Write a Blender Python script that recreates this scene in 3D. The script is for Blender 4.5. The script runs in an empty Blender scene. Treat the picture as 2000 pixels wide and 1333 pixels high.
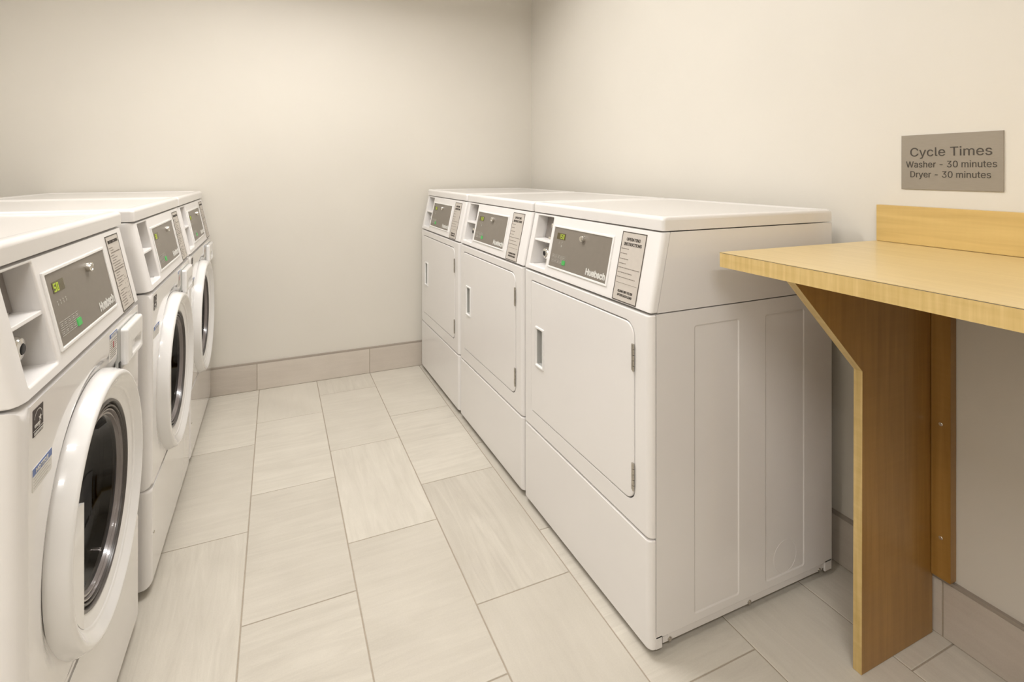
import bpy, bmesh, math, random
from mathutils import Vector, Matrix
random.seed(7)
sc = bpy.context.scene
col = sc.collection

# ------------------------------------------------------------------ camera
W_PX, H_PX = 2000, 1333
F_PX, CX, HY = 1017.165, 970.0, 333.0
cam_d = bpy.data.cameras.new('camera')
cam = bpy.data.objects.new('camera', cam_d); col.objects.link(cam)
cam.location = (0, 0, 1.2)
cam.rotation_euler = (math.radians(90), 0, -math.radians(23.629))
cam_d.sensor_fit = 'HORIZONTAL'; cam_d.sensor_width = 36.0
cam_d.lens = F_PX / W_PX * 36.0
cam_d.shift_x = (W_PX/2 - CX) / W_PX
cam_d.shift_y = -(H_PX/2 - HY) / W_PX
cam_d.clip_start = 0.02
sc.camera = cam

# ------------------------------------------------------------------ world, exposure
w = bpy.data.worlds.new('world'); sc.world = w; w.use_nodes = True
w.node_tree.nodes['Background'].inputs[0].default_value = (1.0, 0.93, 0.82, 1)
w.node_tree.nodes['Background'].inputs[1].default_value = 0.25
sc.view_settings.view_transform = 'Standard'
sc.view_settings.look = 'None'
sc.view_settings.exposure = 0.12
sc.view_settings.gamma = 1.0
sc.view_settings.use_curve_mapping = False

# room numbers
CEIL = 2.60
BACK = 3.134            # back wall face
LEFT = -1.165
FRONT = -1.7            # wall behind the camera
def wall_x(y): return 1.597 + 0.015*(y - 0.8)     # right wall runs very slightly off square
LENS_POWER = (94.0, 34.0, 92.0)
TUBE_COLOR = (1.0, 0.975, 0.952)
# centre x, y and length (along x) of the ceiling fixtures
FIXTURES = [(0.16, 1.93, 1.2), (-0.42, 0.50, 1.2), (-0.45, -0.85, 1.2)]  # last one is added behind the camera to brighten the dryer sides

# ------------------------------------------------------------------ materials
def new_mat(name):
    m = bpy.data.materials.new(name); m.use_nodes = True
    nt = m.node_tree; b = nt.nodes['Principled BSDF']
    return m, nt, b
def N(nt, t, **kw):
    n = nt.nodes.new(t)
    for k, v in kw.items(): setattr(n, k, v)
    return n
def plain(name, colr, rough=0.5, metal=0.0, coat=0.0, noise=0.0, scale=40.0, bump=0.0, bscale=300.0):
    m, nt, b = new_mat(name)
    b.inputs['Base Color'].default_value = (*colr, 1)
    b.inputs['Roughness'].default_value = rough
    b.inputs['Metallic'].default_value = metal
    if coat:
        b.inputs['Coat Weight'].default_value = coat; b.inputs['Coat Roughness'].default_value = 0.06
    tc = N(nt, 'ShaderNodeTexCoord')
    if noise:
        n = N(nt, 'ShaderNodeTexNoise'); n.inputs['Scale'].default_value = scale
        nt.links.new(tc.outputs['Object'], n.inputs['Vector'])
        r = N(nt, 'ShaderNodeValToRGB')
        r.color_ramp.elements[0].position = 0.3; r.color_ramp.elements[1].position = 0.7
        r.color_ramp.elements[0].color = (*[c*(1-noise) for c in colr], 1)
        r.color_ramp.elements[1].color = (*[min(1, c*(1+noise)) for c in colr], 1)
        nt.links.new(n.outputs['Fac'], r.inputs[0]); nt.links.new(r.outputs[0], b.inputs['Base Color'])
    if bump:
        n = N(nt, 'ShaderNodeTexNoise'); n.inputs['Scale'].default_value = bscale; n.inputs['Detail'].default_value = 3
        nt.links.new(tc.outputs['Object'], n.inputs['Vector'])
        bp = N(nt, 'ShaderNodeBump'); bp.inputs['Strength'].default_value = bump; bp.inputs['Distance'].default_value = 0.002
        nt.links.new(n.outputs['Fac'], bp.inputs['Height']); nt.links.new(bp.outputs[0], b.inputs['Normal'])
    return m
def emit(name, colr, strength, base=1.0):
    m, nt, b = new_mat(name)
    b.inputs['Base Color'].default_value = (*[c*base for c in colr], 1)
    b.inputs['Emission Color'].default_value = (*colr, 1)
    b.inputs['Emission Strength'].default_value = strength
    return m

M = {}
M['wall'] = plain('wall_paint', (0.705, 0.672, 0.605), 0.5, bump=0.04, bscale=140, noise=0.01, scale=3)
M['ceiling'] = plain('ceiling_paint', (0.66, 0.63, 0.58), 0.8, noise=0.01, scale=5)
M['enamel'] = plain('white_enamel', (0.80, 0.778, 0.762), 0.28, coat=0.6, noise=0.006, scale=6)
M['enamel_gloss'] = plain('gloss_enamel', (0.79, 0.77, 0.757), 0.2, coat=1.0, noise=0.006, scale=6)
M['enamel_gloss'].node_tree.nodes['Principled BSDF'].inputs['Coat Roughness'].default_value = 0.02
M['gloss'] = plain('gloss_white_plastic', (0.83, 0.82, 0.81), 0.22, coat=0.8, noise=0.005, scale=6)
M['plastic'] = plain('white_plastic', (0.80, 0.78, 0.765), 0.38, coat=0.2, noise=0.006, scale=6)
M['grey'] = plain('grey_panel', (0.205, 0.180, 0.150), 0.38, noise=0.02, scale=60)
M['pale_print'] = plain('pale_print', (0.42, 0.40, 0.36), 0.5)
M['white_print'] = plain('white_print', (0.85, 0.84, 0.80), 0.5)
M['label'] = plain('label_plate', (0.55, 0.505, 0.455), 0.45, noise=0.02, scale=80)
M['dark_print'] = plain('dark_print', (0.06, 0.05, 0.04), 0.5)
M['line_print'] = plain('line_print', (0.22, 0.19, 0.16), 0.5)
M['chrome'] = plain('chrome', (0.80, 0.78, 0.74), 0.14, metal=1.0)
M['steel'] = plain('dull_steel', (0.50, 0.47, 0.42), 0.35, metal=1.0, noise=0.1, scale=90)
M['plate'] = plain('grey_slide_plate', (0.33, 0.30, 0.28), 0.4, metal=0.6, noise=0.04, scale=120)
M['black'] = plain('black_plastic', (0.015, 0.014, 0.013), 0.4)
M['gap'] = plain('gap_shade_and_seam', (0.12, 0.10, 0.08), 0.8)
M['gasket'] = plain('grey_gasket', (0.085, 0.075, 0.068), 0.28, noise=0.03)
M['gasket_light'] = plain('pale_gasket', (0.24, 0.21, 0.20), 0.22, coat=0.6)
M['drum'] = plain('dark_drum', (0.03, 0.025, 0.022), 0.4, metal=0.5)
M['pocket'] = plain('grey_pocket', (0.42, 0.42, 0.40), 0.5)
M['display'] = plain('display_window', (0.085, 0.065, 0.022), 0.25)
M['digit'] = emit('display_digit', (0.40, 0.48, 0.05), 0.75, 0.25)
M['led'] = emit('start_button_green', (0.07, 0.40, 0.09), 0.7, 0.3)
M['blue'] = plain('blue_print', (0.13, 0.19, 0.42), 0.5)
M['red'] = plain('red_print', (0.35, 0.06, 0.06), 0.5)
M['sticker'] = plain('sticker_paper', (0.72, 0.70, 0.66), 0.5)
M['sticker_dark'] = plain('sticker_black', (0.035, 0.022, 0.018), 0.5)
M['grout'] = plain('grout', (0.40, 0.345, 0.275), 0.9, noise=0.06, scale=200)
M['edge_trim'] = plain('tile_edge_trim', (0.40, 0.35, 0.30), 0.5, metal=0.2)
M['foot'] = plain('grey_rubber', (0.12, 0.11, 0.10), 0.7)
for q in range(3): M['lens%d' % q] = emit('light_lens', TUBE_COLOR, LENS_POWER[q])

# glass of the washer doors
m, nt, b = new_mat('door_glass')
b.inputs['Base Color'].default_value = (0.10, 0.09, 0.085, 1); b.inputs['Roughness'].default_value = 0.03; b.inputs['Specular IOR Level'].default_value = 0.3
b.inputs['Transmission Weight'].default_value = 1.0; b.inputs['IOR'].default_value = 1.45
M['glass'] = m

# brushed sign plate
m, nt, b = new_mat('brushed_sign')
b.inputs['Metallic'].default_value = 0.35; b.inputs['Roughness'].default_value = 0.42
tc = N(nt, 'ShaderNodeTexCoord'); mp = N(nt, 'ShaderNodeMapping'); mp.inputs['Scale'].default_value = (40, 3, 900)
n = N(nt, 'ShaderNodeTexNoise'); n.inputs['Scale'].default_value = 1.0
r = N(nt, 'ShaderNodeValToRGB')
r.color_ramp.elements[0].color = (0.305, 0.27, 0.22, 1); r.color_ramp.elements[1].color = (0.36, 0.32, 0.265, 1)
nt.links.new(tc.outputs['Object'], mp.inputs['Vector']); nt.links.new(mp.outputs[0], n.inputs['Vector'])
nt.links.new(n.outputs['Fac'], r.inputs[0]); nt.links.new(r.outputs[0], b.inputs['Base Color'])
M['sign'] = m

# maple laminate: grain along a chosen axis, fine cross figure
def maple(name, axis, c0, c1, figure):
    m, nt, b = new_mat(name)
    b.inputs['Roughness'].default_value = 0.34
    b.inputs['Coat Weight'].default_value = 0.15
    tc = N(nt, 'ShaderNodeTexCoord')
    s1 = [38, 38, 38]; s1['xyz'.index(axis)] = 2.2
    mp = N(nt, 'ShaderNodeMapping'); mp.inputs['Scale'].default_value = s1
    n1 = N(nt, 'ShaderNodeTexNoise'); n1.inputs['Scale'].default_value = 1.4; n1.inputs['Detail'].default_value = 6
    n1.inputs['Distortion'].default_value = 0.5
    nt.links.new(tc.outputs['Object'], mp.inputs['Vector']); nt.links.new(mp.outputs[0], n1.inputs['Vector'])
    s2 = [6, 6, 6]; s2['xyz'.index(axis)] = 95
    mp2 = N(nt, 'ShaderNodeMapping'); mp2.inputs['Scale'].default_value = s2
    n2 = N(nt, 'ShaderNodeTexNoise'); n2.inputs['Scale'].default_value = 1.2; n2.inputs['Detail'].default_value = 3
    nt.links.new(tc.outputs['Object'], mp2.inputs['Vector']); nt.links.new(mp2.outputs[0], n2.inputs['Vector'])
    mx = N(nt, 'ShaderNodeMix'); mx.data_type = 'FLOAT'; mx.inputs[0].default_value = figure
    nt.links.new(n1.outputs['Fac'], mx.inputs[2]); nt.links.new(n2.outputs['Fac'], mx.inputs[3])
    r = N(nt, 'ShaderNodeValToRGB')
    r.color_ramp.elements[0].position = 0.30; r.color_ramp.elements[1].position = 0.68
    r.color_ramp.elements[0].color = (*c0, 1); r.color_ramp.elements[1].color = (*c1, 1)
    nt.links.new(mx.outputs[0], r.inputs[0]); nt.links.new(r.outputs[0], b.inputs['Base Color'])
    return m
M['maple_top'] = maple('maple_top', 'y', (0.635, 0.475, 0.215), (0.705, 0.540, 0.262), 0.15)
M['maple_edge'] = maple('maple_edge', 'y', (0.50, 0.345, 0.115), (0.68, 0.50, 0.22), 0.6)
M['maple_panel_shaded'] = maple('maple_panel_shaded', 'z', (0.29, 0.145, 0.028), (0.39, 0.21, 0.050), 0.15)  # darker, redder maple: shade under the counter is put into the colour
M['maple_splash'] = maple('maple_splash', 'y', (0.55, 0.375, 0.130), (0.66, 0.475, 0.182), 0.1)

# stone look floor tile: every tile has its own uv offset / turn and tone
def tile_mat(name, c0, c1, tone=0.06, rough=0.42):
    m, nt, b = new_mat(name)
    uv = N(nt, 'ShaderNodeUVMap'); uv.uv_map = 'UVMap'
    mp = N(nt, 'ShaderNodeMapping'); mp.inputs['Scale'].default_value = (3.0, 30, 1)
    n1 = N(nt, 'ShaderNodeTexNoise'); n1.inputs['Scale'].default_value = 1.0; n1.inputs['Detail'].default_value = 9
    n1.inputs['Roughness'].default_value = 0.66; n1.inputs['Distortion'].default_value = 1.3
    nt.links.new(uv.outputs[0], mp.inputs['Vector']); nt.links.new(mp.outputs[0], n1.inputs['Vector'])
    n2 = N(nt, 'ShaderNodeTexNoise'); n2.inputs['Scale'].default_value = 5.0; n2.inputs['Detail'].default_value = 4
    nt.links.new(uv.outputs[0], n2.inputs['Vector'])
    n3 = N(nt, 'ShaderNodeTexNoise'); n3.inputs['Scale'].default_value = 260.0
    nt.links.new(uv.outputs[0], n3.inputs['Vector'])
    at = N(nt, 'ShaderNodeAttribute'); at.attribute_name = 'tone'
    sep = N(nt, 'ShaderNodeSeparateColor'); nt.links.new(at.outputs['Color'], sep.inputs[0])
    # vein amount = noise * per tile vein strength (green)
    a = N(nt, 'ShaderNodeMath', operation='SUBTRACT'); a.inputs[1].default_value = 0.5
    nt.links.new(n1.outputs['Fac'], a.inputs[0])
    mu = N(nt, 'ShaderNodeMath', operation='MULTIPLY'); nt.links.new(a.outputs[0], mu.inputs[0]); nt.links.new(sep.outputs[1], mu.inputs[1])
    a2 = N(nt, 'ShaderNodeMath', operation='MULTIPLY_ADD'); a2.inputs[1].default_value = 0.45
    nt.links.new(n2.outputs['Fac'], a2.inputs[0]); nt.links.new(mu.outputs[0], a2.inputs[2])
    a3 = N(nt, 'ShaderNodeMath', operation='MULTIPLY_ADD'); a3.inputs[1].default_value = 0.22
    nt.links.new(n3.outputs['Fac'], a3.inputs[0]); nt.links.new(a2.outputs[0], a3.inputs[2])
    a4 = N(nt, 'ShaderNodeMath', operation='MULTIPLY_ADD'); a4.inputs[1].default_value = 0.45
    nt.links.new(sep.outputs[0], a4.inputs[0]); nt.links.new(a3.outputs[0], a4.inputs[2])
    r = N(nt, 'ShaderNodeValToRGB')
    r.color_ramp.elements[0].position = 0.20; r.color_ramp.elements[1].position = 0.85
    r.color_ramp.elements[0].color = (*c0, 1); r.color_ramp.elements[1].color = (*c1, 1)
    nt.links.new(a4.outputs[0], r.inputs[0]); nt.links.new(r.outputs[0], b.inputs['Base Color'])
    b.inputs['Roughness'].default_value = rough
    bp = N(nt, 'ShaderNodeBump'); bp.inputs['Strength'].default_value = 0.05; bp.inputs['Distance'].default_value = 0.002
    nt.links.new(a3.outputs[0], bp.inputs['Height']); nt.links.new(bp.outputs[0], b.inputs['Normal'])
    return m
M['tile'] = tile_mat('floor_tile', (0.50, 0.462, 0.395), (0.68, 0.64, 0.56))
M['base_tile'] = tile_mat('base_tile', (0.50, 0.445, 0.385), (0.68, 0.62, 0.545))

# ------------------------------------------------------------------ mesh helpers
def new_obj(name, bm, mats, parent=None, angle=35, kind=None):
    bmesh.ops.remove_doubles(bm, verts=bm.verts, dist=1e-6)
    bmesh.ops.recalc_face_normals(bm, faces=bm.faces)
    me = bpy.data.meshes.new(name); bm.to_mesh(me); bm.free()
    if not isinstance(mats, (list, tuple)): mats = [mats]
    for mt in mats: me.materials.append(mt)
    for p in me.polygons: p.use_smooth = True
    me.set_sharp_from_angle(angle=math.radians(angle))
    o = bpy.data.objects.new(name, me); col.objects.link(o)
    if parent: o.parent = parent
    if kind: o['kind'] = kind
    wn = o.modifiers.new('weighted', 'WEIGHTED_NORMAL'); wn.keep_sharp = True; wn.weight = 80
    return o
def thing(name, label, cat, loc=(0, 0, 0), rz=0.0, group=None):
    o = bpy.data.objects.new(name, None); col.objects.link(o)
    o.empty_display_size = 0.1
    o.location = loc; o.rotation_euler = (0, 0, rz)
    o['label'] = label; o['category'] = cat
    if group: o['group'] = group
    return o
def merge(bm, b2):
    me = bpy.data.meshes.new('t'); b2.to_mesh(me); b2.free(); bm.from_mesh(me); bpy.data.meshes.remove(me)
def box(bm, x0, x1, y0, y1, z0, z1, bev=0.0, seg=2, mi=0, tf=None):
    b2 = bmesh.new()
    vs = [b2.verts.new((x, y, z)) for x in (x0, x1) for y in (y0, y1) for z in (z0, z1)]
    for f in ((0,1,3,2), (4,6,7,5), (0,4,5,1), (2,3,7,6), (0,2,6,4), (1,5,7,3)):
        b2.faces.new([vs[i] for i in f])
    if bev: bmesh.ops.bevel(b2, geom=list(b2.edges), offset=bev, segments=seg, affect='EDGES', profile=0.6)
    for f in b2.faces: f.material_index = mi
    if tf:
        for v in b2.verts: v.co = tf(v.co)
    merge(bm, b2)
def loft(bm, loops, cap0=False, cap1=False, mi=0, closed=True):
    vs = [[bm.verts.new(p) for p in L] for L in loops]
    n = len(loops[0])
    for a, b in zip(vs[:-1], vs[1:]):
        for i in range(n if closed else n-1):
            j = (i+1) % n
            f = bm.faces.new((a[i], a[j], b[j], b[i])); f.material_index = mi
    if cap0: bm.faces.new(vs[0]).material_index = mi
    if cap1: bm.faces.new(vs[-1][::-1]).material_index = mi
def rr(x0, x1, z0, z1, r, y, n=6):
    """rounded rectangle loop in the x/z plane at depth y; r one number or (tl,tr,br,bl)"""
    if not isinstance(r, (tuple, list)): r = (r,)*4
    out = []
    for (cx, cz, rad, a0) in ((x1, z1, r[1], 0), (x0, z1, r[0], 90), (x0, z0, r[3], 180), (x1, z0, r[2], 270)):
        rad = max(rad, 1e-4)
        sx = -1 if cx == x1 else 1; sz = -1 if cz == z1 else 1
        for i in range(n+1):
            a = math.radians(a0 + 90*i/n)
            out.append((cx + sx*rad + rad*math.cos(a), y, cz + sz*rad + rad*math.sin(a)))
    return out
def grow(r, d):
    if isinstance(r, (tuple, list)): return tuple(max(q-d, 0.0005) for q in r)
    return max(r-d, 0.0005)
def edge_prof(R, n=4):
    """(inset, depth) pairs for a rounded edge, from the side to the face"""
    return [(R*(1-math.cos(math.radians(90*i/n))), R*(1-math.sin(math.radians(90*i/n)))) for i in range(n+1)]
def slab(bm, x0, x1, z0, z1, yb, yf, r=0.003, R=0.003, n=6, ns=4, mi=0, back=True, y_of=None):
    """rounded plate from back depth yb to front depth yf (yf < yb), front edge rounded by R"""
    loops = [rr(x0, x1, z0, z1, r, yb, n)]
    for ins, d in edge_prof(R, ns):
        loops.append(rr(x0+ins, x1-ins, z0+ins, z1-ins, grow(r, ins), yf+d, n))
    if y_of: loops = [[(x, y + y_of(z), z) for x, y, z in L] for L in loops]
    loft(bm, loops, cap0=back, cap1=True, mi=mi)
def ring_slab(bm, outer, inner, yb, yf, yin, ro=0.003, Ro=0.003, ri=0.003, Ri=0.002, n=6, mi=0, y_of=None, floor=False):
    """plate with a rectangular hole: outer/inner = (x0,x1,z0,z1)"""
    x0, x1, z0, z1 = outer; a0, a1, b0, b1 = inner
    loops = [rr(x0, x1, z0, z1, ro, yb, n)]
    for ins, d in edge_prof(Ro, 4):
        zi = min(ins*0.3, 0.003) if Ro > 0.009 else ins
        loops.append(rr(x0+ins, x1-ins, z0+zi, z1-zi, grow(ro, ins), yf+d, n))
    for ins, d in reversed(edge_prof(Ri, 3)):
        loops.append(rr(a0-ins, a1+ins, b0-ins, b1+ins, grow(ri, -ins), yf+d, n))
    loops.append(rr(a0, a1, b0, b1, ri, yin, n))
    if y_of: loops = [[(x, y + y_of(z), z) for x, y, z in L] for L in loops]
    loft(bm, loops, cap1=floor, mi=mi)
def circle(cx, cz, r, y, n=96, ph=0.0):
    return [(cx + r*math.cos(2*math.pi*i/n+ph), y, cz + r*math.sin(2*math.pi*i/n+ph)) for i in range(n)]
def lathe_y(bm, cx, cz, prof, n=96, cap0=False, cap1=False, mi=0):
    loft(bm, [circle(cx, cz, r, y, n) for r, y in prof], cap0, cap1, mi)
def tube_pts(bm, pts, r, n=10, mi=0):
    pts = [Vector(p) for p in pts]; loops = []
    for i, p in enumerate(pts):
        d = (pts[min(i+1, len(pts)-1)] - pts[max(i-1, 0)]).normalized()
        up = Vector((0, 0, 1)) if abs(d.z) < 0.9 else Vector((1, 0, 0))
        a = d.cross(up).normalized(); b = d.cross(a)
        loops.append([tuple(p + a*r*math.cos(2*math.pi*k/n) + b*r*math.sin(2*math.pi*k/n)) for k in range(n)])
    loft(bm, loops, True, True, mi)
FONT = None
try:
    import os
    FONT = bpy.data.fonts.load(os.path.join(bpy.utils.system_resource('DATAFILES'), 'fonts', 'Inter.woff2'))
except Exception:
    FONT = None
def text_polys(body):
    """flattened outlines of the text"""
    cu = bpy.data.curves.new('txt', 'FONT'); cu.body = body; cu.size = 1.0; cu.resolution_u = 5
    if FONT: cu.font = FONT
    o = bpy.data.objects.new('txt', cu); col.objects.link(o)
    cu.dimensions = '3D'
    bpy.context.view_layer.update()
    c2 = o.to_curve(bpy.context.evaluated_depsgraph_get())
    polys = []
    for sp in c2.splines:
        bp = sp.bezier_points; P = []
        n = len(bp)
        for q in range(n):
            a, b = bp[q], bp[(q+1) % n]
            st = (a.handle_right-a.co).length + (b.handle_left-b.co).length
            straight = abs((b.co-a.co).cross(a.handle_right-a.co).z) + abs((b.co-a.co).cross(b.handle_left-b.co).z) < 1e-5
            m = 1 if straight else 6
            for k in range(m):
                u = k/m; v = 1-u
                p = a.co*v**3 + a.handle_right*3*v*v*u + b.handle_left*3*v*u*u + b.co*u**3
                P.append((p.x, p.y))
        Q = []
        for p in P:
            if not Q or math.hypot(p[0]-Q[-1][0], p[1]-Q[-1][1]) > 1e-5: Q.append(p)
        if math.hypot(Q[0][0]-Q[-1][0], Q[0][1]-Q[-1][1]) < 1e-5: Q.pop()
        if len(Q) > 2: polys.append(Q)
    o.to_curve_clear(); bpy.data.objects.remove(o); bpy.data.curves.remove(cu)
    return polys
def text_bm(body, width=None, height=None, bold=0.0, thick=0.0006):
    """text as a bmesh in the x/z plane (front towards -y), centred, scaled to width/height"""
    from mathutils.geometry import delaunay_2d_cdt
    polys = text_polys(body)
    # group outlines into letters by x overlap so that every fill stays small
    polys.sort(key=lambda Q: min(p[0] for p in Q)); groups = []
    for Q in polys:
        a, b = min(p[0] for p in Q), max(p[0] for p in Q)
        if groups and a < groups[-1][1]-1e-4: groups[-1][0].append(Q); groups[-1][1] = max(groups[-1][1], b)
        else: groups.append([[Q], b])
    bm = bmesh.new()
    for G, _ in groups:
        vs, es = [], []
        for Q in G:
            k = len(vs); vs += [Vector(p) for p in Q]
            es += [(k+i, k+(i+1) % len(Q)) for i in range(len(Q))]
        ov, oe, of, *_r = delaunay_2d_cdt(vs, es, [], 0, 1e-6)
        nv = [bm.verts.new((p.x, p.y, 0)) for p in ov]
        for f in of:
            cx = sum(ov[i].x for i in f)/len(f); cy = sum(ov[i].y for i in f)/len(f); wn = 0
            for Q in G:
                for i in range(len(Q)):
                    (x0, y0), (x1, y1) = Q[i], Q[(i+1) % len(Q)]
                    if (y0 <= cy) != (y1 <= cy):
                        xi = x0 + (cy-y0)/(y1-y0)*(x1-x0)
                        if xi > cx: wn += 1 if y1 > y0 else -1
            if wn:
                try: bm.faces.new([nv[i] for i in f])
                except ValueError: pass
    bmesh.ops.delete(bm, geom=[v for v in bm.verts if not v.link_faces], context='VERTS')
    xs = [v.co.x for v in bm.verts]; ys_ = [v.co.y for v in bm.verts]
    w0, h0 = max(xs)-min(xs), max(ys_)-min(ys_)
    sx = width/w0 if width else None; sy = height/h0 if height else None
    if sx is None: sx = sy
    if sy is None: sy = sx
    cx, cy = (max(xs)+min(xs))/2, (max(ys_)+min(ys_))/2
    for v in bm.verts: v.co = Vector(((v.co.x-cx)*sx, 0, (v.co.y-cy)*sy))
    ext = bmesh.ops.extrude_face_region(bm, geom=list(bm.faces))
    for v in ext['geom']:
        if isinstance(v, bmesh.types.BMVert): v.co.y -= thick
    return bm
def put_text(bm, s, x, z, y_of, width=None, height=None, bold=0.0, thick=0.0006, eps=0.0002, rot=0.0):
    offs = [(0, 0)] if not bold else [(-bold, 0), (bold, 0), (0, bold), (0, -bold)]
    for k, (ox, oz) in enumerate(offs):
        b2 = text_bm(s, width-2*bold, height-2*bold, 0, thick + k*0.00002)
        for v in b2.verts:
            zz = v.co.z + z + oz
            v.co = Vector((v.co.x + x + ox, v.co.y - eps + y_of(zz), zz))
        merge(bm, b2)
def copy_tree(o, parent=None):
    c = o.copy(); col.objects.link(c)
    if parent: c.parent = parent
    for ch in list(o.children): copy_tree(ch, c)
    return c
SEG = {'0': 'abcdef', '1': 'bc', '5': 'afgcd', '2': 'abged', '3': 'abgcd'}
def digits(bm, s, x, z, w_, h_, y_of, thick=0.0006, lw=0.0022):
    for ch in s:
        if ch != ' ':
            for g in SEG[ch]:
                r = {'a': (0, w_, h_-lw, h_), 'g': (0, w_, h_/2-lw/2, h_/2+lw/2), 'd': (0, w_, 0, lw),
                     'f': (0, lw, h_/2, h_), 'b': (w_-lw, w_, h_/2, h_), 'e': (0, lw, 0, h_/2), 'c': (w_-lw, w_, 0, h_/2)}[g]
                box(bm, x+r[0], x+r[1], -thick-0.0002, 0.0004, z+r[2], z+r[3], tf=lambda c: Vector((c.x, c.y+y_of(c.z), c.z)))
        x += w_*1.45

# ------------------------------------------------------------------ the room
GR = 0.0038
def tile_face(bm, uvl, cl, quad, normal_up, turn, tone, vein, bev, z, mi, thick_dir, depth=0.002):
    pass
def build_floor():
    bm = bmesh.new(); uvl = bm.loops.layers.uv.new('UVMap'); cl = bm.loops.layers.float_color.new('tone')
    P_ = 0.298; L_ = 0.5975
    def world(xp, y): return (xp + 0.0125*(y-1.5), y)
    offs = {-3: 0.919, -2: 1.117, -1: 1.3175, 0: 1.523, 1: 1.7245, 2: 1.937, 3: 1.534, 4: 1.735, 5: 1.94, 6: 2.15}
    rnd = random.Random(3)
    special = {}
    for k in range(-4, 7):
        xa = 0.230 + P_*(k-1); xb = xa + P_
        j0 = offs.get(k, 1.2)
        for q in range(-6, 4):
            ya = j0 + L_*q; yb = ya + L_
            if yb < FRONT-0.3 or ya > BACK: continue
            ya_, yb_ = max(ya, FRONT-0.3), min(yb, BACK+0.01)
            g = GR/2; bv = 0.0012
            tone = rnd.uniform(0.15, 0.85); vein = rnd.uniform(0.25, 1.0)
            turn = rnd.random() < 0.45
            ou, ov = rnd.uniform(0, 50), rnd.uniform(0, 50)
            outer = [(xa+g, ya_+g), (xb-g, ya_+g), (xb-g, yb_-g), (xa+g, yb_-g)]
            inner = [(xa+g+bv, ya_+g+bv), (xb-g-bv, ya_+g+bv), (xb-g-bv, yb_-g-bv), (xa+g+bv, yb_-g-bv)]
            vo = [bm.verts.new((*world(*p), -0.0022)) for p in outer]
            vm = [bm.verts.new((*world(*p), -0.0008)) for p in outer]
            vi = [bm.verts.new((*world(*p), 0.0)) for p in inner]
            fs = [bm.faces.new(vi)]
            for A, B in ((vo, vm), (vm, vi)):
                for i in range(4):
                    j = (i+1) % 4; fs.append(bm.faces.new((A[i], A[j], B[j], B[i])))
            for f in fs:
                f.material_index = 0
                for l in f.loops:
                    x, y = l.vert.co.x, l.vert.co.y
                    l[uvl].uv = (x+ou, y+ov) if not turn else (y+ou, x+ov)
                    l[cl] = (tone, vein, 0, 1)
    v = [bm.verts.new(p) for p in ((LEFT-0.1, FRONT-0.1, -0.0018), (1.75, FRONT-0.1, -0.0018), (1.75, BACK+0.1, -0.0018), (LEFT-0.1, BACK+0.1, -0.0018))]
    f = bm.faces.new(v); f.material_index = 1
    me = bpy.data.meshes.new('floor'); bm.to_mesh(me); bm.free()
    me.materials.append(M['tile']); me.materials.append(M['grout'])
    o = bpy.data.objects.new('floor', me); col.objects.link(o); o['kind'] = 'structure'
    return o
build_floor()

def wall(name, pts, t, mat):
    """vertical wall from pts[0] to pts[1] with thickness away from the room"""
    bm = bmesh.new()
    (ax, ay), (bx, by) = pts
    d = Vector((bx-ax, by-ay)).normalized(); nrm = Vector((d.y, -d.x))*t
    q = [(ax, ay), (bx, by), (bx+nrm.x, by+nrm.y), (ax+nrm.x, ay+nrm.y)]
    loft(bm, [[(x, y, -0.05) for x, y in q], [(x, y, CEIL+0.05) for x, y in q]], True, True)
    return new_obj(name, bm, mat, kind='structure')
wall('wall_back', ((LEFT-0.12, BACK), (1.80, BACK)), -0.1, M['wall'])
wall('wall_right', ((wall_x(FRONT-0.1), FRONT-0.1), (wall_x(BACK), BACK)), 0.1, M['wall'])
wall('wall_left', ((LEFT, FRONT-0.1), (LEFT, BACK)), -0.1, M['wall'])
wall('wall_front', ((LEFT-0.12, FRONT), (1.80, FRONT)), 0.1, M['wall'])
bm = bmesh.new(); box(bm, LEFT-0.1, 1.75, FRONT-0.1, BACK+0.1, CEIL, CEIL+0.08)
new_obj('ceiling', bm, M['ceiling'], kind='structure')

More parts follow.
